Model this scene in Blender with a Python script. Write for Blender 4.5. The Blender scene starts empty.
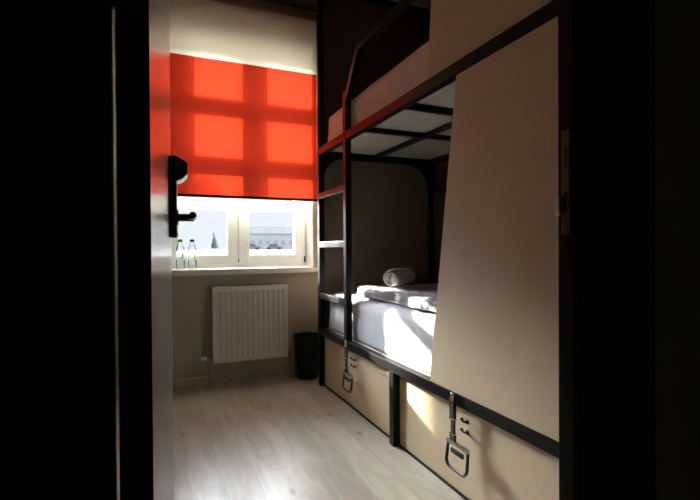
import bpy, bmesh, math, random
from mathutils import Vector, Matrix, noise
random.seed(7)
SC = bpy.context.scene
COL = SC.collection
PI = math.pi

# ---------------------------------------------------------------- materials
def mat(name, color, rough=0.5, metal=0.0, spec=0.5, coat=0.0, bump=None, vary=None):
    m = bpy.data.materials.new(name); m.use_nodes = True
    nt = m.node_tree; b = nt.nodes['Principled BSDF']
    b.inputs['Base Color'].default_value = (*color, 1)
    b.inputs['Roughness'].default_value = rough
    b.inputs['Metallic'].default_value = metal
    b.inputs['Specular IOR Level'].default_value = spec
    b.inputs['Coat Weight'].default_value = coat
    tc = nt.nodes.new('ShaderNodeTexCoord')
    if vary:                                   # (scale xyz, amount)
        mp = nt.nodes.new('ShaderNodeMapping'); mp.inputs['Scale'].default_value = vary[0]
        n = nt.nodes.new('ShaderNodeTexNoise'); n.inputs['Scale'].default_value = 1; n.inputs['Detail'].default_value = 5
        r = nt.nodes.new('ShaderNodeValToRGB')
        a = vary[1]
        r.color_ramp.elements[0].position = .3; r.color_ramp.elements[1].position = .7
        r.color_ramp.elements[0].color = (*[c*(1-a) for c in color], 1)
        r.color_ramp.elements[1].color = (*[min(1, c*(1+a)) for c in color], 1)
        nt.links.new(tc.outputs['Object'], mp.inputs['Vector']); nt.links.new(mp.outputs[0], n.inputs['Vector'])
        nt.links.new(n.outputs['Fac'], r.inputs['Fac']); nt.links.new(r.outputs[0], b.inputs['Base Color'])
    if bump:                                   # (scale xyz, strength, distance)
        mp = nt.nodes.new('ShaderNodeMapping'); mp.inputs['Scale'].default_value = bump[0]
        n = nt.nodes.new('ShaderNodeTexNoise'); n.inputs['Scale'].default_value = 1; n.inputs['Detail'].default_value = 4
        bp = nt.nodes.new('ShaderNodeBump'); bp.inputs['Strength'].default_value = bump[1]; bp.inputs['Distance'].default_value = bump[2]
        nt.links.new(tc.outputs['Object'], mp.inputs['Vector']); nt.links.new(mp.outputs[0], n.inputs['Vector'])
        nt.links.new(n.outputs['Fac'], bp.inputs['Height']); nt.links.new(bp.outputs[0], b.inputs['Normal'])
    return m

M = {}
M['wall'] = mat('painted_plaster', (.47, .425, .34), .8, bump=((60, 60, 60), .25, .002))
M['wall_dark'] = mat('dark_brown_wall', (.075, .058, .042), .85)  # far darker brown than the other room walls
M['corridor'] = mat('corridor_paint', (.30, .29, .20), .9)
M['ceiling'] = mat('ceiling_paint', (.22, .19, .15), .9)
M['white_paint'] = mat('white_lacquer', (.80, .79, .74), .35)
M['sash'] = mat('white_window_plastic', (.84, .85, .82), .3)
M['radiator'] = mat('radiator_enamel', (.80, .77, .70), .28)
M['steel'] = mat('black_powder_coated_steel', (.006, .0055, .005), .36, spec=.2, bump=((300, 300, 300), .08, .001))
M['frame_black'] = mat('black_door_frame', (.006, .006, .006), .6, spec=.25)
M['black_metal'] = mat('black_hardware', (.012, .012, .012), .28, spec=.7)
M['chrome'] = mat('brushed_steel', (.55, .53, .5), .25, metal=1.0)
M['lip'] = mat('worn_bright_steel', (.85, .83, .8), .5, metal=.3)
M['brass'] = mat('aged_strike_steel', (.20, .13, .08), .35, metal=.9)
M['ply'] = mat('birch_panel', (.60, .48, .31), .42, vary=((9, 3, 3), .05), bump=((40, 5, 5), .05, .001))
M['ply_edge'] = mat('birch_edge', (.40, .29, .18), .6)
M['ply_slat'] = mat('bed_base_panel', (.62, .56, .46), .6)
M['end_ply'] = mat('shaded_birch_end', (.17, .125, .085), .6, vary=((3, 3, 3), .06))  # birch darkened in its colour for the shade at the far end
M['pipe'] = mat('painted_pipe', (.22, .19, .15), .5)
M['cassette'] = mat('brown_grey_cassette', (.20, .17, .13), .5)
M['skirting'] = mat('oak_skirting', (.50, .42, .30), .45)
M['door'] = mat('satin_door_leaf', (.34, .33, .31), .26, spec=.7, bump=((1, 26, .35), .35, .004))
M['bin'] = mat('black_bin_plastic', (.006, .005, .005), .45, spec=.2)
M['strap'] = mat('black_webbing', (.014, .013, .012), .7)
M['cap'] = mat('green_bottle_cap', (.05, .12, .03), .4)
M['rubber'] = mat('black_rubber', (.01, .01, .01), .8)
M['towel'] = mat('white_terry', (.60, .57, .54), .95, bump=((260, 260, 260), .8, .004))
M['bar'] = mat('blind_bottom_bar', (.06, .025, .018), .5)
M['snow'] = mat('snow', (.16, .165, .17), .8)
M['conifer'] = mat('frosted_conifer', (.06, .09, .085), .9)
M['bark'] = mat('bark', (.3, .27, .24), .9)
M['facade'] = mat('pale_facade', (.21, .22, .23), .9)
M['facade_roof'] = mat('snowy_roof', (.13, .135, .14), .9)
M['facade_window'] = mat('facade_window', (.15, .16, .17), .8)
M['car_paint'] = mat('grey_blue_car_paint', (.10, .11, .125), .9, spec=.1)
M['car_glass'] = mat('car_glass', (.06, .07, .085), .9, spec=.1)

def sheet_mat(name, lo, hi_):
    m = mat(name, hi_, .85)
    nt = m.node_tree; b = nt.nodes['Principled BSDF']
    tc = nt.nodes.new('ShaderNodeTexCoord')
    w = nt.nodes.new('ShaderNodeTexWave'); w.wave_type = 'BANDS'; w.bands_direction = 'Y'
    w.inputs['Scale'].default_value = 32; w.inputs['Distortion'].default_value = .6
    r = nt.nodes.new('ShaderNodeValToRGB')
    r.color_ramp.elements[0].color = (*lo, 1); r.color_ramp.elements[1].color = (*hi_, 1)
    n = nt.nodes.new('ShaderNodeTexNoise'); n.inputs['Scale'].default_value = 14; n.inputs['Detail'].default_value = 6
    bp = nt.nodes.new('ShaderNodeBump'); bp.inputs['Strength'].default_value = .5; bp.inputs['Distance'].default_value = .012
    nt.links.new(tc.outputs['Object'], w.inputs['Vector']); nt.links.new(tc.outputs['Object'], n.inputs['Vector'])
    nt.links.new(w.outputs['Fac'], r.inputs['Fac']); nt.links.new(r.outputs[0], b.inputs['Base Color'])
    nt.links.new(n.outputs['Fac'], bp.inputs['Height']); nt.links.new(bp.outputs[0], b.inputs['Normal'])
    return m
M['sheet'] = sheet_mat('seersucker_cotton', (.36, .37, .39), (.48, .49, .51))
M['sheet_upper'] = sheet_mat('lightened_seersucker_cotton', (.60, .56, .50), (.80, .76, .70))  # same cotton lightened and warmed in colour to make up for weaker light

def floor_mat():
    m = mat('pale_oak_laminate', (.5, .45, .38), .3, spec=.5)
    nt = m.node_tree; b = nt.nodes['Principled BSDF']; L = nt.links.new
    tc = nt.nodes.new('ShaderNodeTexCoord')
    mp = nt.nodes.new('ShaderNodeMapping'); mp.inputs['Rotation'].default_value = (0, 0, PI/2)
    mp.inputs['Location'].default_value = (.3, .06, 0)
    br = nt.nodes.new('ShaderNodeTexBrick')
    br.offset = .37; br.inputs['Scale'].default_value = 1
    br.inputs['Brick Width'].default_value = 1.25; br.inputs['Row Height'].default_value = .135
    br.inputs['Mortar Size'].default_value = .0016; br.inputs['Mortar Smooth'].default_value = .4
    br.inputs['Color1'].default_value = (.64, .60, .48, 1); br.inputs['Color2'].default_value = (.50, .455, .36, 1)
    br.inputs['Mortar'].default_value = (.66, .62, .54, 1)
    L(tc.outputs['Object'], mp.inputs['Vector']); L(mp.outputs[0], br.inputs['Vector'])
    # grain
    mg = nt.nodes.new('ShaderNodeMapping'); mg.inputs['Scale'].default_value = (16, 2.6, 1)
    ng = nt.nodes.new('ShaderNodeTexNoise'); ng.inputs['Scale'].default_value = 1; ng.inputs['Detail'].default_value = 8; ng.inputs['Roughness'].default_value = .65; ng.inputs['Distortion'].default_value = .8
    rg = nt.nodes.new('ShaderNodeValToRGB')
    rg.color_ramp.elements[0].position = .3; rg.color_ramp.elements[0].color = (.80, .78, .75, 1)
    rg.color_ramp.elements[1].position = .62; rg.color_ramp.elements[1].color = (1.08, 1.08, 1.08, 1)
    L(tc.outputs['Object'], mg.inputs['Vector']); L(mg.outputs[0], ng.inputs['Vector']); L(ng.outputs['Fac'], rg.inputs['Fac'])
    mx = nt.nodes.new('ShaderNodeMix'); mx.data_type = 'RGBA'; mx.blend_type = 'MULTIPLY'; mx.inputs[0].default_value = 1
    L(br.outputs['Color'], mx.inputs[6]); L(rg.outputs[0], mx.inputs[7])
    # knots
    mk = nt.nodes.new('ShaderNodeMapping'); mk.inputs['Scale'].default_value = (9, 4, 1)
    vk = nt.nodes.new('ShaderNodeTexVoronoi'); vk.inputs['Scale'].default_value = 1
    rk = nt.nodes.new('ShaderNodeValToRGB')
    rk.color_ramp.elements[0].position = .03; rk.color_ramp.elements[0].color = (.55, .5, .45, 1)
    rk.color_ramp.elements[1].position = .16; rk.color_ramp.elements[1].color = (1, 1, 1, 1)
    L(tc.outputs['Object'], mk.inputs['Vector']); L(mk.outputs[0], vk.inputs['Vector']); L(vk.outputs['Distance'], rk.inputs['Fac'])
    mx2 = nt.nodes.new('ShaderNodeMix'); mx2.data_type = 'RGBA'; mx2.blend_type = 'MULTIPLY'; mx2.inputs[0].default_value = 1
    L(mx.outputs[2], mx2.inputs[6]); L(rk.outputs[0], mx2.inputs[7]); L(mx2.outputs[2], b.inputs['Base Color'])
    # gloss variation
    rr = nt.nodes.new('ShaderNodeMapRange'); rr.inputs[3].default_value = .23; rr.inputs[4].default_value = .40
    L(ng.outputs['Fac'], rr.inputs[0]); L(rr.outputs[0], b.inputs['Roughness'])
    bp = nt.nodes.new('ShaderNodeBump'); bp.inputs['Strength'].default_value = .25; bp.inputs['Distance'].default_value = .002
    L(ng.outputs['Fac'], bp.inputs['Height']); L(bp.outputs[0], b.inputs['Normal'])
    return m
M['floor'] = floor_mat()

def fabric_mat(name, trans, diff, back, fac):
    m = bpy.data.materials.new(name); m.use_nodes = True
    nt = m.node_tree; nt.nodes.clear(); L = nt.links.new
    out = nt.nodes.new('ShaderNodeOutputMaterial')
    t = nt.nodes.new('ShaderNodeBsdfTranslucent'); d = nt.nodes.new('ShaderNodeBsdfDiffuse')
    mx = nt.nodes.new('ShaderNodeMixShader'); mx.inputs[0].default_value = fac
    tc = nt.nodes.new('ShaderNodeTexCoord')
    mp = nt.nodes.new('ShaderNodeMapping'); mp.inputs['Scale'].default_value = (2, 1, 260)
    n = nt.nodes.new('ShaderNodeTexNoise'); n.inputs['Scale'].default_value = 1; n.inputs['Detail'].default_value = 3
    r = nt.nodes.new('ShaderNodeValToRGB')
    r.color_ramp.elements[0].color = (*[c*.93 for c in trans], 1); r.color_ramp.elements[1].color = (*trans, 1)
    L(tc.outputs['Object'], mp.inputs['Vector']); L(mp.outputs[0], n.inputs['Vector']); L(n.outputs['Fac'], r.inputs['Fac'])
    L(r.outputs[0], t.inputs['Color']); 
    ge = nt.nodes.new('ShaderNodeNewGeometry'); mc = nt.nodes.new('ShaderNodeMix'); mc.data_type = 'RGBA'
    mc.inputs[6].default_value = (*diff, 1); mc.inputs[7].default_value = (*back, 1)      # room side / pale reflective outer side
    L(ge.outputs['Backfacing'], mc.inputs[0]); L(mc.outputs[2], d.inputs['Color'])
    L(d.outputs[0], mx.inputs[1]); L(t.outputs[0], mx.inputs[2]); L(mx.outputs[0], out.inputs['Surface'])
    return m
M['red_blind'] = fabric_mat('red_blind_fabric', (.80, .048, .018), (.55, .045, .02), (.78, .76, .70), .085)
M['cream_blind'] = fabric_mat('cream_blind_fabric', (.80, .74, .58), (.86, .81, .66), (.78, .76, .70), .22)

def glass_mat(name, tint, gloss):
    m = bpy.data.materials.new(name); m.use_nodes = True
    nt = m.node_tree; nt.nodes.clear(); L = nt.links.new
    out = nt.nodes.new('ShaderNodeOutputMaterial')
    t = nt.nodes.new('ShaderNodeBsdfTransparent'); t.inputs['Color'].default_value = (*tint, 1)
    g = nt.nodes.new('ShaderNodeBsdfGlossy'); g.inputs['Roughness'].default_value = .03
    fr = nt.nodes.new('ShaderNodeFresnel'); fr.inputs['IOR'].default_value = gloss
    mx = nt.nodes.new('ShaderNodeMixShader')
    L(fr.outputs[0], mx.inputs[0]); L(t.outputs[0], mx.inputs[1]); L(g.outputs[0], mx.inputs[2]); L(mx.outputs[0], out.inputs['Surface'])
    return m
M['label'] = fabric_mat('bottle_label_film', (.9, .95, .9), (.85, .85, .78), (.85, .85, .78), .7)
M['labelprint'] = fabric_mat('label_print_film', (.55, .62, .12), (.42, .46, .10), (.42, .46, .10), .6)
M['glass'] = glass_mat('window_glass', (.96, .98, 1), 1.25)
M['pet'] = glass_mat('clear_bottle_plastic', (.94, .97, .98), 1.22)

# ---------------------------------------------------------------- mesh helpers
class MB:
    def __init__(s): s.bm = bmesh.new()
    def merge(s, b2, mtx=None):
        if mtx is not None: b2.transform(mtx)
        me = bpy.data.meshes.new('tmp'); b2.to_mesh(me); b2.free(); s.bm.from_mesh(me); bpy.data.meshes.remove(me)
        return s
    def box(s, x0, x1, y0, y1, z0, z1, bev=0.0, seg=2, rot=None):
        b = bmesh.new(); bmesh.ops.create_cube(b, size=1)
        b.transform(Matrix.Diagonal((x1-x0, y1-y0, z1-z0, 1)))
        if bev: bmesh.ops.bevel(b, geom=list(b.edges), offset=bev, segments=seg, affect='EDGES', profile=.6)
        mt = Matrix.Translation(((x0+x1)/2, (y0+y1)/2, (z0+z1)/2))
        if rot is not None: mt = mt @ rot
        return s.merge(b, mt)
    def poly_x(s, pts, x0, x1, bev=0.0):       # polygon in the (y, z) plane given thickness in x
        b = bmesh.new()
        vs = [b.verts.new((x0, y, z)) for y, z in pts]
        f = b.faces.new(vs)
        r = bmesh.ops.extrude_face_region(b, geom=[f])
        for v in r['geom']:
            if isinstance(v, bmesh.types.BMVert): v.co.x = x1
        bmesh.ops.recalc_face_normals(b, faces=b.faces)
        if bev: bmesh.ops.bevel(b, geom=list(b.edges), offset=bev, segments=1, affect='EDGES')
        return s.merge(b)
    def poly_y(s, pts, y0, y1, bev=0.0):       # polygon in (x, z), thickness in y
        b = bmesh.new()
        f = b.faces.new([b.verts.new((x, y0, z)) for x, z in pts])
        r = bmesh.ops.extrude_face_region(b, geom=[f])
        for v in r['geom']:
            if isinstance(v, bmesh.types.BMVert): v.co.y = y1
        bmesh.ops.recalc_face_normals(b, faces=b.faces)
        if bev: bmesh.ops.bevel(b, geom=list(b.edges), offset=bev, segments=1, affect='EDGES')
        return s.merge(b)
    def cyl(s, p0, p1, r, r2=None, seg=20):
        p0, p1 = Vector(p0), Vector(p1); d = p1-p0
        b = bmesh.new(); bmesh.ops.create_cone(b, cap_ends=True, segments=seg, radius1=r, radius2=r if r2 is None else r2, depth=d.length)
        q = d.to_track_quat('Z', 'Y').to_matrix().to_4x4()
        return s.merge(b, Matrix.Translation((p0+p1)/2) @ q)
    def sphere(s, p, r, sc=(1, 1, 1)):
        b = bmesh.new(); bmesh.ops.create_uvsphere(b, u_segments=16, v_segments=10, radius=r)
        return s.merge(b, Matrix.Translation(p) @ Matrix.Diagonal((*sc, 1)))
    def tube(s, pts, r, closed=False, seg=10, w=None):     # round (or w x r elliptical) tube along points
        P = [Vector(p) for p in pts]; n = len(P); b = bmesh.new(); rings = []
        for i in range(n):
            if closed: t = P[(i+1) % n]-P[i-1]
            else: t = P[min(i+1, n-1)]-P[max(i-1, 0)]
            t.normalize()
            a = Vector((1, 0, 0)) if abs(t.x) < .9 else Vector((0, 0, 1))
            u = (a - t*a.dot(t)).normalized(); v = t.cross(u)
            rings.append([b.verts.new(P[i] + u*math.cos(k*2*PI/seg)*(w or r) + v*math.sin(k*2*PI/seg)*r) for k in range(seg)])
        m = n if closed else n-1
        for i in range(m):
            A, B = rings[i], rings[(i+1) % n]
            for k in range(seg): b.faces.new((A[k], A[(k+1) % seg], B[(k+1) % seg], B[k]))
        if not closed:
            b.faces.new(rings[0][::-1]); b.faces.new(rings[-1])
        bmesh.ops.recalc_face_normals(b, faces=b.faces)
        return s.merge(b)
    def lathe(s, prof, c, seg=28, cap=True):
        b = bmesh.new(); rings = []
        for r, z in prof:
            rings.append([b.verts.new((c[0]+r*math.cos(k*2*PI/seg), c[1]+r*math.sin(k*2*PI/seg), c[2]+z)) for k in range(seg)])
        for A, B in zip(rings, rings[1:]):
            for k in range(seg): b.faces.new((A[k], A[(k+1) % seg], B[(k+1) % seg], B[k]))
        if cap:
            b.faces.new(rings[0][::-1]); b.faces.new(rings[-1])
        bmesh.ops.recalc_face_normals(b, faces=b.faces)
        return s.merge(b)
    def build(s, name, m, parent=None, smooth=False, label=None, angle=35):
        me = bpy.data.meshes.new(name); s.bm.to_mesh(me); s.bm.free()
        me.materials.append(m)
        o = bpy.data.objects.new(name, me); COL.objects.link(o)
        if parent: o.parent = parent
        if smooth:
            for p in me.polygons: p.use_smooth = True
            try: me.set_sharp_from_angle(angle=math.radians(angle))
            except Exception: pass
        if label: o['label'] = label
        rebase(o, parent)
        return o

def rebase(o, parent):
    """move a mesh's origin to the base centre of its own bounding box (world placed)"""
    me = o.data; cs = [v.co for v in me.vertices]
    lo = Vector([min(c[i] for c in cs) for i in range(3)]); hi = Vector([max(c[i] for c in cs) for i in range(3)])
    c = Vector(((lo.x+hi.x)/2, (lo.y+hi.y)/2, lo.z))
    me.transform(Matrix.Translation(-c)); o['_o'] = list(c)
    base = Vector(parent['_o']) if parent else Vector((0, 0, 0))
    o.location = c - base

def tag(o, label, cat, group=None):
    o['label'] = label; o['category'] = cat
    if group: o['group'] = group
    return o
def thing(name, loc, label, cat, group=None):
    o = bpy.data.objects.new(name, None); COL.objects.link(o); o.empty_display_size = .1
    o.location = loc; o['_o'] = list(loc)
    return tag(o, label, cat, group)
def struct(o, label=None):
    o['kind'] = 'structure'
    if label: o['label'] = label
    return o

# ---------------------------------------------------------------- dimensions
XL, XR = -.26, 2.06          # room side walls
YF, YB = .645, 3.46          # door wall inner face / window wall inner face
ZC = 2.91
FY = .607                    # corridor face of door frame

# ---------------------------------------------------------------- room shell
struct(MB().box(-1.3, XR+.15, -1.4, YB+.35, -.12, 0).build('floor', M['floor']), 'pale oak laminate floor boards')
struct(MB().box(-1.3, XR+.15, -1.4, YB+.35, ZC, ZC+.12).build('ceiling', M['ceiling']))
struct(MB().box(XL-.15, XL, YF, YB, 0, ZC).build('wall_left', M['wall']))
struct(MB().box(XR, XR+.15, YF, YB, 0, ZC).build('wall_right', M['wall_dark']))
WX0, WX1, WZ0, WZ1 = .03, 1.15, .84, 2.53     # window opening
w = MB()
w.box(-1.3, WX0, YB, YB+.30, 0, ZC); w.box(WX1, XR+.15, YB, YB+.30, 0, ZC)
w.box(WX0, WX1, YB, YB+.30, 0, WZ0-.04); w.box(WX0, WX1, YB, YB+.30, WZ1, ZC)
struct(w.build('wall_back', M['wall']), 'grey beige plaster wall under and around the window')
struct(MB().poly_y([(-6, -4), (-1.74, -4), (-1.74, 3.50), (-6, 3.50)], 8.4, 8.62).build('sun_blocker', M['wall']), 'unseen added slab left of the window, blocking the sun')  # added out of view to keep direct sun off the bunk's side boards
# plaster lining of window opening (white reveals)
r = MB()
r.box(WX0-.004, WX0+.006, YB-.002, YB+.16, WZ0, WZ1); r.box(WX1-.006, WX1+.004, YB-.002, YB+.16, WZ0, WZ1)
r.box(WX0, WX1, YB-.002, YB+.16, WZ1-.006, WZ1+.004)
struct(r.build('trim_1', M['white_paint']), 'white lining of window opening')
# door wall
OX0, OX1, OZ = -.049, .705, 2.08
w = MB()
w.box(-1.3, OX0-.02, FY-.1+.11, YF, 0, ZC); w.box(OX1+.02, XR+.15, FY+.01, YF, 0, ZC); w.box(OX0-.02, OX1+.02, FY+.01, YF, OZ+.02, ZC)
struct(w.build('wall_front', M['corridor']), 'dark corridor wall around the doorway')
f = MB()
f.box(OX0-.23, OX0, FY, YF-.002, 0, OZ+.2, .003); 
struct(f.build('trim_2', M['frame_black']), 'black hinge side door jamb')
f = MB(); f.box(OX1, OX1+.23, FY, YF-.002, 0, OZ+.2, .003)
jam = struct(f.build('trim_3', M['frame_black']), 'black lock side door jamb')
struct(MB().box(OX0, OX1, FY, YF-.002, OZ, OZ+.2).build('trim_4', M['frame_black']), 'black head of the door frame')
# slim bead on lock side jamb
MB().box(OX1+.004, OX1+.008, FY-.004, FY, 0, OZ+.1).build('frame_bead', M['frame_black'], jam)
# strike plate on the lock side jamb
sp = MB(); sp.box(OX1-.0022, OX1+.001, FY+.008, YF-.012, 1.005, 1.20, .001)
spo = sp.build('strike_plate', M['brass'], jam, label='brown metal strike plate')
MB().box(OX1-.003, OX1-.0015, FY+.014, YF-.020, 1.13, 1.17).build('latch_hole', M['rubber'], spo)
MB().box(OX1-.003, OX1-.0015, FY+.014, YF-.020, 1.05, 1.085).build('latch_hole', M['rubber'], spo)
MB().box(OX1-.010, OX1-.002, YF-.014, YF-.004, 1.040, 1.078, .002).build('strike_lip', M['lip'], spo, label='bright steel strike lip')
# corridor shell
struct(MB().box(-1.3, -1.2, -1.4, FY+.01, 0, ZC).build('wall_corridor_left', M['corridor']))
struct(MB().box(2.1, 2.2, -1.4, FY+.01, 0, ZC).build('wall_corridor_right', M['corridor']))
struct(MB().box(-1.3, 2.2, -1.5, -1.4, 0, ZC).build('wall_corridor_rear', M['corridor']))
# baseboards
struct(MB().box(XL, 1.10, YB-.014, YB, 0, .055, .004).build('baseboard_back', M['skirting']))
struct(MB().box(XL, XL+.014, YF+.002, YB-.014, 0, .055, .004).build('baseboard_left', M['skirting']))
# ceiling coving over window
struct(MB().poly_y([(XL, ZC), (XL, ZC-.03), (XR, ZC-.03), (XR, ZC)], YB-.05, YB).build('trim_5', M['ceiling']), 'narrow coving above the window')

# ---------------------------------------------------------------- window
GY = YB+.16
win = bpy.data.objects.new('window_1', None); COL.objects.link(win); win.location = (.59, GY, WZ0); win['_o'] = [.59, GY, WZ0]
struct(win, 'white two sash window')
f = MB()
f.box(WX0, WX1, GY, GY+.06, WZ0, WZ0+.045, .004); f.box(WX0, WX1, GY, GY+.06, WZ1-.045, WZ1, .004)
f.box(WX0, WX0+.03, GY, GY+.06, WZ0+.045, WZ1-.045, .004); f.box(WX1-.03, WX1, GY, GY+.06, WZ0+.045, WZ1-.045, .004)
f.box(.565, .605, GY+.004, GY+.058, WZ0+.045, WZ1-.045, .003)
f.build('window_frame', M['sash'], win)
ZB = [(.94, 1.29), (1.355, 1.62), (1.735, 2.045), (2.16, 2.455)]
for (a, b_, g0, g1) in ((WX0+.028, .582, .15, .502), (.588, WX1-.028, .672, 1.04)):
    s = MB(); y0, y1 = GY-.018, GY+.034
    s.box(a, g0, y0, y1, WZ0+.03, WZ1-.03, .005); s.box(g1, b_, y0, y1, WZ0+.03, WZ1-.03, .005)
    s.box(g0, g1, y0+.001, y1-.001, WZ0+.03, ZB[0][0], .003)
    for (p, q) in zip(ZB, ZB[1:]): s.box(g0, g1, y0+.004, y1-.004, p[1], q[0], .003)
    s.box(g0, g1, y0+.001, y1-.001, ZB[-1][1], WZ1-.03, .003)
    so = s.build('window_sash', M['sash'], win)
    MB().box(g0-.004, g1+.004, GY+.010, GY+.016, ZB[0][0]-.004, ZB[-1][1]+.004).build('glass_pane', M['glass'], so)
MB().cyl((1.122, GY-.024, .875), (1.122, GY-.024, .925), .006).build('window_hinge', M['black_metal'], win, smooth=True)
MB().cyl((.585, GY-.022, .885), (.585, GY-.022, .91), .005).build('window_catch', M['chrome'], win, smooth=True)
MB().box(WX0-.12, 1.24, YB-.075, GY-.002, WZ0-.04, WZ0, .006, 3).build('window_sill', M['white_paint'], win, smooth=True)

# ---------------------------------------------------------------- roller blind
BY = 3.395; BX0, BX1 = -.03, 1.165
bl = thing('roller_blind', (.57, BY, 1.358), 'cream and red roller blind half lowered over the window', 'blind')
MB().cyl((BX0, BY+.030, 2.742), (BX1, BY+.030, 2.742), .026).build('roller_tube', M['white_paint'], bl, smooth=True)
MB().box(BX0-.01, BX1+.012, BY-.03, YB, 2.772, 2.822, .006).build('cassette', M['cassette'], bl)
def cloth(z0, z1, nx=24, nz=24):
    b = bmesh.new(); g = []
    for j in range(nz+1):
        z = z0+(z1-z0)*j/nz; row = []
        for i in range(nx+1):
            x = BX0+(BX1-BX0)*i/nx
            row.append(b.verts.new((x, BY+.0018*math.sin(x*9+z*2)*(1-(z-1.35)/1.5), z)))
        g.append(row)
    for j in range(nz):
        for i in range(nx): b.faces.new((g[j][i], g[j][i+1], g[j+1][i+1], g[j+1][i]))
    m_ = MB(); m_.merge(b); return m_
cloth(1.376, 2.352).build('red_fabric', M['red_blind'], bl, smooth=True, label='translucent red lower fabric')
cloth(2.352, 2.771).build('cream_fabric', M['cream_blind'], bl, smooth=True, label='cream upper fabric')
MB().box(BX0, BX1, BY-.008, BY+.008, 1.356, 1.376, .004).build('bottom_bar', M['bar'], bl, smooth=True)

# ---------------------------------------------------------------- radiator
rx0, rx1, ry0, ry1, rz0, rz1 = .362, .908, 3.345, 3.405, .170, .715
rad = thing('radiator', ((rx0+rx1)/2, (ry0+ry1)/2, rz0), 'white ribbed panel radiator below the window sill', 'radiator')
b = bmesh.new(); cols = []
n = 13; pad = .022; xs = [(rx0, 0), (rx0+pad, 0)]
pw = (rx1-rx0-2*pad)/n
for i in range(n):
    x = rx0+pad+i*pw
    xs += [(x+pw*.12, .0), (x+pw*.28, .012), (x+pw*.72, .012), (x+pw*.88, .0)]
xs += [(rx1-pad, 0), (rx1, 0)]
zs = [(rz0, 0), (rz0+.030, 0), (rz0+.045, 1), (rz1-.050, 1), (rz1-.035, 0), (rz1, 0)]
g = [[b.verts.new((x, ry0+.001+d*k, z)) for x, d in xs] for z, k in zs]
for j in range(len(zs)-1):
    for i in range(len(xs)-1): b.faces.new((g[j][i], g[j][i+1], g[j+1][i+1], g[j+1][i]))
e = [ed for ed in b.edges if ed.is_boundary]
rr_ = bmesh.ops.extrude_edge_only(b, edges=e)
for v in rr_['geom']:
    if isinstance(v, bmesh.types.BMVert): v.co.y = ry0+.018
m_ = MB(); m_.merge(b)
m_.build('front_panel', M['radiator'], rad, smooth=True, angle=25)
m_ = MB(); m_.box(rx0+.004, rx1-.004, ry1-.014, ry1, rz0+.002, rz1-.004, .003); m_.build('rear_panel', M['radiator'], rad)
m_ = MB()
for i in range(24):
    x = rx0+.02+i*(rx1-rx0-.04)/23
    m_.box(x-.0015, x+.0015, ry0+.018, ry1-.014, rz0+.03, rz1-.01)
m_.build('convector_fins', M['radiator'], rad)
for bx_ in (rx0, rx1-.004): MB().box(bx_, bx_+.004, ry0+.01, ry1, rz0+.01, rz1-.002).build('side_cover', M['radiator'], rad)
m_ = MB(); m_.box(rx0+.002, rx1-.002, ry0+.008, ry1, rz1-.003, rz1+.001)
m_.build('top_grille', M['radiator'], rad)
for bx_ in (.42, .82): MB().box(bx_, bx_+.03, ry1, YB, .25, .62).build('wall_bracket', M['radiator'], rad)
vy = 3.375
m_ = MB(); m_.cyl((rx0+.002, vy, .205), (rx0-.045, vy, .205), .009); m_.cyl((rx0-.026, vy, .205), (rx0-.026, vy, .178), .009)
m_.cyl((rx0-.012, vy, .205), (rx0-.024, vy, .205), .014, seg=6); m_.build('valve_body', M['chrome'], rad, smooth=True)
m_ = MB(); m_.cyl((rx0-.040, vy-.0, .205), (rx0-.082, vy, .205), .017, .014); m_.build('valve_knob', M['white_paint'], rad, smooth=True)
m_ = MB(); m_.cyl((rx0-.026, vy, .0), (rx0-.026, vy, .18), .0075); m_.cyl((rx0-.026, vy, .0), (rx0-.026, vy, .008), .018); m_.build('supply_pipe', M['pipe'], rad, smooth=True)
m_ = MB(); m_.tube([(rx1-.002, vy, .205), (rx1+.012, vy, .205), (rx1+.018, vy, .20), (rx1+.02, vy, .19), (rx1+.02, vy, 0)], .0075); m_.build('return_pipe', M['pipe'], rad, smooth=True)

# ---------------------------------------------------------------- waste bin
bc = (1.055, 3.332, 0)
bn = thing('waste_bin', bc, 'black plastic waste bin in corner beside the radiator', 'bin')
pr = [(.076, 0), (.081, .004), (.097, .300), (.097, .31), (.093, .31), (.078, .008)]
MB().lathe(pr+[(.0, .008)][:0], bc, 32).build('bin_body', M['bin'], bn, smooth=True)
MB().lathe([(.094, .300), (.105, .302), (.107, .318), (.102, .328), (.091, .328), (.091, .300)], bc, 32, cap=False).build('bin_rim', M['bin'], bn, smooth=True)

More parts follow.
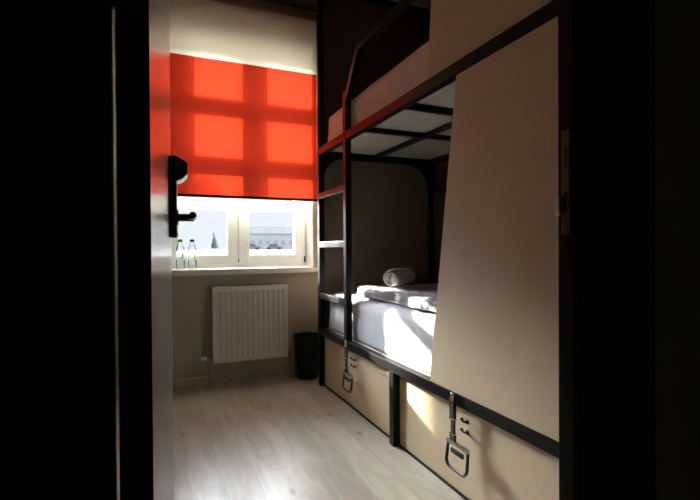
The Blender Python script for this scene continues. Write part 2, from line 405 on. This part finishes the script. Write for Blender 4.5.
# ---------------------------------------------------------------- bottles
def bottle(x, y, z, label):
    t = thing('water_bottle', (x, y, z), label, 'bottle', 'water bottles on the window sill')
    R = .030
    prof = [(.020, 0), (.027, .003), (R, .012), (R, .055), (R-.002, .060), (R, .065), (R, .135), (R-.004, .158), (.018, .182), (.0125, .194), (.0125, .206)]
    MB().lathe(prof, (x, y, z), 28).build('bottle_body', M['pet'], t, smooth=True)
    lb = MB().lathe([(R+.0006, .070), (R+.0006, .132)], (x, y, z), 28, cap=False).build('bottle_label', M['label'], t, smooth=True)
    m_ = MB(); b = bmesh.new()
    for (a0, a1, z0, z1) in ((-1.25, -.85, .074, .118), (-1.95, -1.5, .078, .086), (-1.5, -1.2, .078, .086)):
        vs = []
        k = 5
        A = [b.verts.new((x+(R+.0012)*math.cos(a0+(a1-a0)*i/k), y+(R+.0012)*math.sin(a0+(a1-a0)*i/k), z+z0)) for i in range(k+1)]
        B = [b.verts.new((v.co.x, v.co.y, z+z1)) for v in A]
        for i in range(k): b.faces.new((A[i], A[i+1], B[i+1], B[i]))
    m_.merge(b); m_.build('label_print', M['labelprint'], lb)
    m_ = MB(); m_.lathe([(.0150, .198), (.0152, .214), (.0135, .2175)], (x, y, z), 24)
    for k in range(24):
        a = k*2*PI/24; m_.box(x+.0150*math.cos(a)-.0006, x+.0150*math.cos(a)+.0006, y+.0150*math.sin(a)-.0006, y+.0150*math.sin(a)+.0006, z+.199, z+.213)
    m_.build('bottle_cap', M['cap'], t, smooth=True)
bottle(.155, 3.50, WZ0+.0005, 'left water bottle on the sill, beside the door handle')
bottle(.236, 3.50, WZ0+.0005, 'right water bottle on the sill, nearer the middle of the window')

# ---------------------------------------------------------------- door leaf (opened into the room)
door = bpy.data.objects.new('door_1', None); COL.objects.link(door); door['_o'] = [0, 0, 0]
struct(door, 'grey door leaf opened into the room')
DW, DT = .745, .036      # local: hinge at origin, width along +y, face toward +x at x=0, thickness to -x
d_ = MB(); d_.box(-DT, 0, 0, DW, .008, 2.06, .0015); d_.build('door_leaf', M['door'], door)
d_ = MB(); d_.box(-DT-.0005, .0005, -.0015, .0025, .009, 2.059, .0002); d_.build('edge_shade', M['frame_black'], door, label='hinge edge darkened for corridor shade')  # dark strip on the hinge edge stands for shade on the corridor side
for z in (.22, 1.27, 1.86):
    h = MB(); h.cyl((-DT-.003, .002, z), (-DT-.003, .002, z+.10), .0036); h.box(-DT-.002, -.004, -.0028, -.0015, z, z+.10); h.build('hinge', M['black_metal'], door)
ly = DW-.155
lk = MB()
lk.box(.0005, .018, ly, ly+.072, 1.012, 1.212, .003)
lko = lk.build('lock_plate', M['black_metal'], door, label='black lock escutcheon')
lk = MB(); lk.poly_y([(.004, 1.214), (.014, 1.214), (.043, 1.197), (.043, 1.168), (.030, 1.155), (.018, 1.150), (.004, 1.150)], ly-.001, ly+.068, .002)
lk.build('card_reader', M['black_metal'], lko)
lk = MB(); lk.box(.018, .0195, ly+.006, ly+.066, 1.015, 1.024); lk.build('plate_foot', M['chrome'], lko)
h = MB(); h.cyl((.016, ly+.036, 1.063), (.058, ly+.036, 1.063), .0095); h.cyl((.016, ly+.036, 1.063), (.021, ly+.036, 1.063), .019)
h.tube([(.050, ly+.042, 1.063), (.054, ly+.030, 1.063), (.056, ly+.008, 1.063), (.0555, ly-.035, 1.063), (.054, ly-.050, 1.063)], .0088)
h.build('door_handle', M['black_metal'], door, smooth=True)
door.location = (-.007, FY+.001, 0)
door.rotation_euler = (0, 0, -math.radians(3.4))

# ---------------------------------------------------------------- bunk bed
BXF = 1.067; T = .041; XB = 1.995                       # front plane of the frame, tube width
Y0, Y1 = .90, 3.11                         # near / far ends
bk = thing('bunk_bed', (1.57, 2.03, 0), 'tall black steel bunk bed with birch panels along the right wall', 'bunk bed')
def bpart(name, m_, mt='steel', parent=None, **k): return m_.build(name, M[mt], parent or bk, **k)
for (x, y, z1) in ((BXF, Y1-T, 2.872), (BXF, Y0, 2.872), (XB, Y1-T, 2.872), (XB, Y0, 2.872)):
    bpart('post', MB().box(x, x+T, y, y+T, 0, z1, .003))
bpart('divider_post', MB().box(BXF, BXF+T, 1.977, 2.020, 0, .368, .003))
# long rails front
bpart('long_rail', MB().box(BXF, BXF+T, Y0+T, Y1-T, .368, .414, .003))
bpart('long_rail', MB().box(BXF, BXF+T, Y0+T, Y1-T, 1.652, 1.702, .003))
bpart('long_rail', MB().box(BXF, BXF+T, Y0+T, Y1-T, 2.833, 2.872, .003))
bpart('floor_rail', MB().box(BXF+.030, BXF+T, Y0+T, Y1-T, 0.0, .011))
for z0, z1 in ((.368, .414), (1.652, 1.702), (2.833, 2.872), (1.416, 1.441)):
    bpart('long_rail', MB().box(XB, XB+T, Y0+T, Y1-T, z0, z1, .003))
for z0, z1 in ((.368, .414), (1.635, 1.702), (2.833, 2.872)):
    bpart('end_rail', MB().box(BXF+T, XB, Y1-T, Y1, z0, z1, .003))
    bpart('end_rail', MB().box(BXF+T, XB, Y0, Y0+T, z0, z1, .003))
# bed base plates and slats
for zt in (.414, 1.702):
    bpart('bed_base', MB().box(BXF+T+.001, XB-.001, Y0+T+.001, Y1-T-.001, zt-.016, zt), 'ply_slat')
    for y in (1.358, 1.90, 2.367):
        bpart('cross_bar', MB().box(BXF+T, XB, y, y+.030, zt-.046, zt-.017, .002))
    bpart('centre_bar', MB().box(1.505, 1.535, Y0+T, Y1-T, zt-.045, zt-.018, .002))
# gusset brackets in the corners of the far end frame
def gus(xa, s, z, r=.12):
    pts = [(xa, z), (xa+s*r*1.25, z)]
    for k in range(1, 8):
        a = k/8*PI/2
        pts.append((xa+s*(r*1.25)*(1-math.sin(a)), z-r*1.25*(1-math.cos(a))))
    pts.append((xa, z-r*1.25))
    return MB().poly_y(pts, Y1-T+.004, Y1-.012)
bpart('corner_gusset', gus(BXF+T, 1, 1.635)); bpart('corner_gusset', gus(XB, -1, 1.635, .15))
bpart('corner_gusset', gus(BXF+T, 1, 2.833)); bpart('corner_gusset', gus(XB, -1, 2.833))
# end panels (far head end)
bpart('end_panel', MB().box(BXF+T, XB, Y1-.012, Y1-.001, .414, 1.635), 'end_ply', label='birch panel coloured dark for shade at the lower bunk end')
bpart('end_panel', MB().box(BXF+T, XB, Y1-.012, Y1-.001, 1.702, 2.833), 'end_ply', label='birch panel coloured dark for shade at the upper bunk end')
# privacy boards at the near side
bpart('side_board', MB().poly_x([(Y0+T, .415), (1.654, .415), (1.46, 1.651), (Y0+T, 1.651)], BXF+.004, BXF+.022, .0012), 'ply', label='birch board with slanted edge beside the lower bunk')
bpart('side_board', MB().poly_x([(Y0+T, 1.703), (1.664, 1.703), (1.552, 2.832), (Y0+T, 2.832)], BXF+.004, BXF+.022, .0012), 'ply', label='birch board beside the upper bunk')
# ladder: upright bends into guard rail
LY = 2.566
bpart('ladder_upright', MB().box(BXF-.002, BXF+T-.004, LY, LY+.046, .371, 1.955, .004))
g = MB()
def bar(m_, p, q, wd=.028, hx=.036):
    p, q = Vector(p), Vector(q); d = q-p
    b = bmesh.new(); bmesh.ops.create_cube(b, size=1); b.transform(Matrix.Diagonal((hx, wd, d.length, 1)))
    bmesh.ops.bevel(b, geom=list(b.edges), offset=.003, segments=2, affect='EDGES')
    ang = math.atan2(-d.y, d.z)
    m_.merge(b, Matrix.Translation((p+q)/2) @ Matrix.Rotation(ang, 4, 'X'))
cx = BXF+.018
bar(g, (cx, LY+.024, 1.885), (cx, 2.386, 2.149), .042); bar(g, (cx, 2.40, 2.139), (cx, 1.615, 2.139), .034)
bpart('guard_rail', g)
for z in (1.360, 1.012, .650):
    bpart('ladder_rung', MB().box(BXF-.001, BXF+.034, LY+.046, Y1-T, z-.020, z+.020, .003))
# drawers
def drawer(y0, y1, lx):
    d = bpart('drawer', MB().box(BXF+.034, BXF+.052, y0, y1, .012, .366, .0015).box(BXF+.052, 1.88, y0+.01, y0+.022, .02, .30).box(BXF+.052, 1.88, y1-.022, y1-.01, .02, .30).box(BXF+.052, 1.88, y0+.022, y1-.022, .02, .03).box(1.868, 1.88, y0+.022, y1-.022, .03, .30), 'ply')
    x = BXF-.006
    # webbing strap clipped to the rail
    s = MB(); s.box(x-.014, x-.001, lx-.015, lx+.015, .312, .390, .003); s.box(x-.011, x-.002, lx-.011, lx+.011, .237, .316, .002)
    s.box(x-.014, x-.001, lx-.015, lx+.015, .226, .260, .003)
    bpart('latch_strap', s, 'strap', d)
    s = MB(); s.sphere((x-.008, lx, .411), .009, (1, 1, 1.3)); s.poly_x([(lx-.005, .407), (lx+.005, .407), (lx+.015, .386), (lx-.015, .386)], x-.016, x-.001, .001)
    bpart('strap_clip', s, 'chrome', d, smooth=True)
    for z in (.316, .257): bpart('strap_keeper', MB().box(x-.0155, x-.001, lx-.0165, lx+.0165, z, z+.006, .001), 'chrome', d)
    # D shaped pull handle
    t = .064; pts = []; hy = lx-.036; zt, zb = .226, .134; r = .027
    def arc(cy, cz, a0, a1):
        for k in range(9):
            a = a0+(a1-a0)*k/8; pts.append((x-.010-.012*(zt-(cz+r*math.sin(a)))/.1, cy+r*math.cos(a), cz+r*math.sin(a)))
    arc(hy+t-r, zb+r, -PI/2, 0); pts.append((x-.010, hy+t-.003, zt)); pts.append((x-.010, hy-t+.003, zt)); arc(hy-t+r, zb+r, PI, 1.5*PI)
    s = MB(); s.tube(pts, .0068, closed=True)
    bpart('pull_handle', s, 'black_metal', d, smooth=True)
    s = MB(); s.box(x-.018, x-.004, hy-t-.003, hy+t+.003, .220, .237, .004); bpart('handle_bar', s, 'chrome', d, smooth=True)
    s = MB(); s.box(x-.019, x-.010, hy-t*.6, hy+t*.6, .190, .209, .004); bpart('handle_grip', s, 'strap', d, smooth=True)
    for z in (.308, .268):
        s = MB(); s.cyl((BXF+.034, lx-.030, z), (BXF+.030, lx-.030, z), .009)
        s.tube([(BXF+.034, lx-.030, z), (BXF+.022, lx-.030, z), (BXF+.014, lx-.028, z+.004), (BXF+.010, lx-.025, z+.012)], .0038); s.sphere((BXF+.010, lx-.025, z+.013), .0065)
        bpart('strap_hook', s, 'black_metal', d, smooth=True)
    return d
drawer(2.026, Y1-T-.004, 2.548)
drawer(Y0+T+.004, 1.971, 1.466)

# ---------------------------------------------------------------- bedding
def soft(x0, x1, y0, y1, z0, z1, r, nx, ny, nz, amp, seed, fscale=6.0, top_only=False, edge=None):
    """rounded, wrinkled slab"""
    b = bmesh.new(); bmesh.ops.create_cube(b, size=2)
    bmesh.ops.subdivide_edges(b, edges=[e for e in b.edges if abs(e.verts[0].co.x-e.verts[1].co.x) > 1], cuts=nx, use_grid_fill=True)
    bmesh.ops.subdivide_edges(b, edges=[e for e in b.edges if abs(e.verts[0].co.y-e.verts[1].co.y) > 1], cuts=ny, use_grid_fill=True)
    bmesh.ops.subdivide_edges(b, edges=[e for e in b.edges if abs(e.verts[0].co.z-e.verts[1].co.z) > 1], cuts=nz, use_grid_fill=True)
    hx, hy, hz = (x1-x0)/2, (y1-y0)/2, (z1-z0)/2; c = Vector(((x0+x1)/2, (y0+y1)/2, (z0+z1)/2))
    for v in b.verts:
        p = Vector((v.co.x*hx, v.co.y*hy, v.co.z*hz))
        r_full = r; r = r_full if v.co.z > -.05 else r_full*(.25+.75*max(0, 1+v.co.z))
        q = Vector((max(-hx+r, min(hx-r, p.x)), max(-hy+r, min(hy-r, p.y)), max(-hz+min(r, hz*.98), min(hz-min(r, hz*.98), p.z))))
        d = p-q
        if d.length > 1e-6: 
            rr = min(r, hz*.98)
            d = Vector((d.x, d.y, d.z)); L_ = d.length
            p = q + d.normalized()*min(L_, r)
        nrm = (d.normalized() if d.length > 1e-6 else Vector((0, 0, 1)))
        s = Vector((p.x+c.x, p.y+c.y, p.z+c.z))
        nn = noise.noise(Vector((s.x*fscale, s.y*fscale*.8, s.z*fscale))+Vector((seed, seed*2, 0)))*.6 + abs(noise.noise(Vector((s.x*fscale*2.3, s.y*fscale*2.6, s.z*fscale*1.5))+Vector((0, seed, 3))))*.8-.2
        if v.co.z < -.99: nn = max(0, nn)*0
        p = p + nrm*amp*nn
        if edge and v.co.z > -.99: p.x += edge(s)
        v.co = p+c; r = r_full
    for v in b.verts: v.co.z = max(v.co.z, z0)
    m_ = MB(); m_.merge(b); return m_
m1 = soft(1.113, 1.93, .95, 3.03, .4145, .677, .055, 26, 90, 10, .006, 3)
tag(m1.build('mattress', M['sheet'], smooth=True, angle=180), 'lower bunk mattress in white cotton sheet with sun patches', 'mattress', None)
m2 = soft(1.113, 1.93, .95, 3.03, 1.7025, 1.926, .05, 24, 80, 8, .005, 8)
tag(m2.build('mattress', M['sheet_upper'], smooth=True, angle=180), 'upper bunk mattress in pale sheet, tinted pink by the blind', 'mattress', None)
dv = soft(1.165, 1.90, .99, 2.66, .688, .740, .025, 70, 200, 8, .011, 21, 13, edge=lambda s: .012*math.sin(s.y*23+2*math.sin(s.y*9))+.03*noise.noise(Vector((s.y*3, 1, 2))))
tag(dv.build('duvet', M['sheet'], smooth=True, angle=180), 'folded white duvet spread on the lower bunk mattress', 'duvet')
# rolled towel
def towel():
    b = bmesh.new(); P = Vector((1.397, 2.483, .803)); n = 96; turns = 3.0; Lh = .14
    prof = []
    for i in range(n+1):
        t = i/n; a = t*turns*2*PI; r = .010+.046*t
        prof.append((r*math.cos(a), r*math.sin(a)))
    th = .0085
    pin = [(x*(1-th/math.hypot(x, y)), y*(1-th/math.hypot(x, y))) for x, y in prof]
    K = 14
    def ring(k):
        s = -1+2*k/K; x = s*Lh; sq = 1-.10*abs(s)**6
        return [b.verts.new((x+.006*noise.noise(Vector((p*9, q*9, k))), p*sq, q*sq*.95)) for p, q in prof] , [b.verts.new((x, p*sq, q*sq*.95)) for p, q in pin]
    R = [ring(k) for k in range(K+1)]
    for k in range(K):
        A, A2 = R[k]; B, B2 = R[k+1]
        for i in range(n):
            b.faces.new((A[i], A[i+1], B[i+1], B[i])); b.faces.new((A2[i+1], A2[i], B2[i], B2[i+1]))
        b.faces.new((A[n], A2[n], B2[n], B[n]))
    for k in (0, K):
        A, A2 = R[k]
        for i in range(n): b.faces.new((A[i], A2[i], A2[i+1], A[i+1]))
    bmesh.ops.recalc_face_normals(b, faces=b.faces)
    b.transform(Matrix.Translation(P) @ Matrix.Rotation(math.radians(34), 4, 'Z') @ Matrix.Rotation(math.radians(100), 4, 'X'))
    m_ = MB(); m_.merge(b)
    return m_.build('rolled_towel', M['towel'], smooth=True, angle=60)
tag(towel(), 'rolled white towel lying on the folded duvet', 'towel')

# ---------------------------------------------------------------- outside
struct(MB().poly_x([(YB+3, -4), (60, -4), (105, .92), (300, .92), (300, -6), (YB+3, -6)], -90, 160).build('ground', M['snow']), 'snow covered rising ground outside')
def conifer(x, y, z, h, label):
    t = thing('conifer_tree', (x, y, z), label, 'tree', 'conifers outside the window')
    MB().cyl((x, y, z), (x, y, z+h*.25), h*.03, h*.02).build('trunk', M['bark'], t)
    m_ = MB(); b = bmesh.new(); rnd = random.Random(5)
    for L_ in range(9):
        f0 = L_/9; zz = z+h*(.12+.88*f0); R0 = h*.36*(1-f0)+.02*h
        k = 14
        top = b.verts.new((x, y, zz+h*.16))
        vs = [b.verts.new((x+R0*(1 if i % 2 else .72)*math.cos(i*2*PI/k)*rnd.uniform(.9, 1.1), y+R0*(1 if i % 2 else .72)*math.sin(i*2*PI/k), zz-(.02*h if i % 2 else 0))) for i in range(k)]
        for i in range(k): b.faces.new((vs[i], vs[(i+1) % k], top))
        b.faces.new(vs[::-1])
    m_.merge(b); m_.build('foliage', M['conifer'], t)
conifer(15.5, 140, .92, 5.2, 'small frosted conifer outside, seen through left window sash')
# far houses
def house(x0, x1, y, z0, h, label):
    t = thing('house', ((x0+x1)/2, y+3, z0), label, 'house', 'pale houses outside the window')
    MB().box(x0, x1, y, y+6, z0, z0+h).build('wall', M['facade'], t)
    MB().poly_x([(y-.4, z0+h), (y+6.4, z0+h), (y+3, z0+h+2.2)], x0-.4, x1+.4).build('roof', M['facade_roof'], t)
    k = int((x1-x0)/2.2)
    for i in range(k):
        xx = x0+.8+i*2.2
        MB().box(xx, xx+1, y-.04, y, z0+1.4, z0+2.7).build('window', M['facade_window'], t)
house(19, 40, 128, .92, 4.6, 'long pale snowy house outside, seen through right window sash')
def car(x, y, z, label):
    t = thing('car', (x, y, z), label, 'car', 'parked cars outside the window')
    m_ = MB()
    m_.poly_y([(x-2.1, z+.35), (x+2.1, z+.35), (x+2.15, z+.8), (x+1.3, z+.95), (x-1.9, z+.98), (x-2.15, z+.8)], y-.85, y+.85, .05)
    m_.build('car_body', M['car_paint'], t)
    m_ = MB(); m_.poly_y([(x-1.8, z+.96), (x+1.2, z+.94), (x+.5, z+1.5), (x-1.3, z+1.5)], y-.75, y+.75, .04); m_.build('car_cabin', M['car_glass'], t)
    for dx in (-1.35, 1.35):
        for dy in (-.86, .72): MB().cyl((x+dx, y+dy, z+.33), (x+dx, y+dy+.14, z+.33), .33).build('wheel', M['rubber'], t)
car(22.6, 118, .92, 'left grey car parked outside, at the left edge of the right sash')
car(28.6, 119, .92, 'right grey car parked outside, behind the middle of the right sash')

# ---------------------------------------------------------------- light
SKY, GLOW, GLOW_POW, HORIZON = 6.0, 60.0, 4.0, 1.0      # hazy sky radiances
W = bpy.data.worlds.new('world'); SC.world = W; W.use_nodes = True
nt = W.node_tree; bg = nt.nodes['Background']; LK = nt.links.new
tc = nt.nodes.new('ShaderNodeTexCoord')
def vmath(op, a, b):
    n = nt.nodes.new('ShaderNodeVectorMath'); n.operation = op; LK(a, n.inputs[0]); n.inputs[1].default_value = b; return n
def fmath(op, a, b):
    n = nt.nodes.new('ShaderNodeMath'); n.operation = op; LK(a, n.inputs[0])
    if isinstance(b, (int, float)): n.inputs[1].default_value = b
    else: LK(b, n.inputs[1])
    return n.outputs[0]
SD = Vector((.415, -1, -.40)).normalized()
dot = vmath('DOT_PRODUCT', tc.outputs['Generated'], tuple(-SD)).outputs['Value']
dp = fmath('MAXIMUM', dot, 0.0)
glow = fmath('ADD', fmath('POWER', dp, GLOW_POW), fmath('MULTIPLY', fmath('POWER', dp, 70.0), 6.0))      # bright haze around the low sun
el = nt.nodes.new('ShaderNodeSeparateXYZ'); LK(tc.outputs['Generated'], el.inputs[0])
ramp = nt.nodes.new('ShaderNodeMapRange'); ramp.interpolation_type = 'SMOOTHSTEP'
ramp.inputs[1].default_value = .10; ramp.inputs[2].default_value = .22; ramp.inputs[3].default_value = 0; ramp.inputs[4].default_value = 1
LK(el.outputs['Z'], ramp.inputs[0])
hi = nt.nodes.new('ShaderNodeMapRange'); hi.interpolation_type = 'SMOOTHSTEP'      # clearer, darker sky overhead
hi.inputs[1].default_value = .45; hi.inputs[2].default_value = .8; hi.inputs[3].default_value = 1; hi.inputs[4].default_value = .3
LK(el.outputs['Z'], hi.inputs[0])
up = fmath('MULTIPLY', fmath('MULTIPLY', fmath('ADD', fmath('MULTIPLY', glow, GLOW), SKY), ramp.outputs[0]), hi.outputs[0])
LK(fmath('ADD', up, HORIZON), bg.inputs['Strength'])
bg.inputs['Color'].default_value = (.93, .96, 1.0, 1)
sd = bpy.data.lights.new('sun', 'SUN'); sd.energy = 55; sd.angle = math.radians(.8); sd.color = (1, .91, .76)
so = bpy.data.objects.new('sun', sd); COL.objects.link(so)
sdir = Vector((.415, -1, -.40))
so.rotation_euler = sdir.to_track_quat('-Z', 'Y').to_euler(); so.location = (-4, 12, 9)

# ---------------------------------------------------------------- camera
cd = bpy.data.cameras.new('camera'); co = bpy.data.objects.new('camera', cd); COL.objects.link(co)
cd.sensor_width = 36; cd.lens = 454/700*36; cd.clip_start = .02; cd.shift_y = .0040
co.location = (0, 0, .98); ROLL = -.006
co.rotation_euler = (Matrix.Rotation(-math.radians(23.03), 4, 'Z') @ Matrix.Rotation(PI/2-.008, 4, 'X') @ Matrix.Rotation(ROLL, 4, 'Z')).to_euler()
SC.camera = co

for o in bpy.data.objects:
    if '_o' in o: del o['_o']
SC.view_settings.view_transform = 'Standard'; SC.view_settings.look = 'None'
SC.view_settings.gamma = 1; SC.view_settings.use_curve_mapping = False
SC.view_settings.exposure = 0
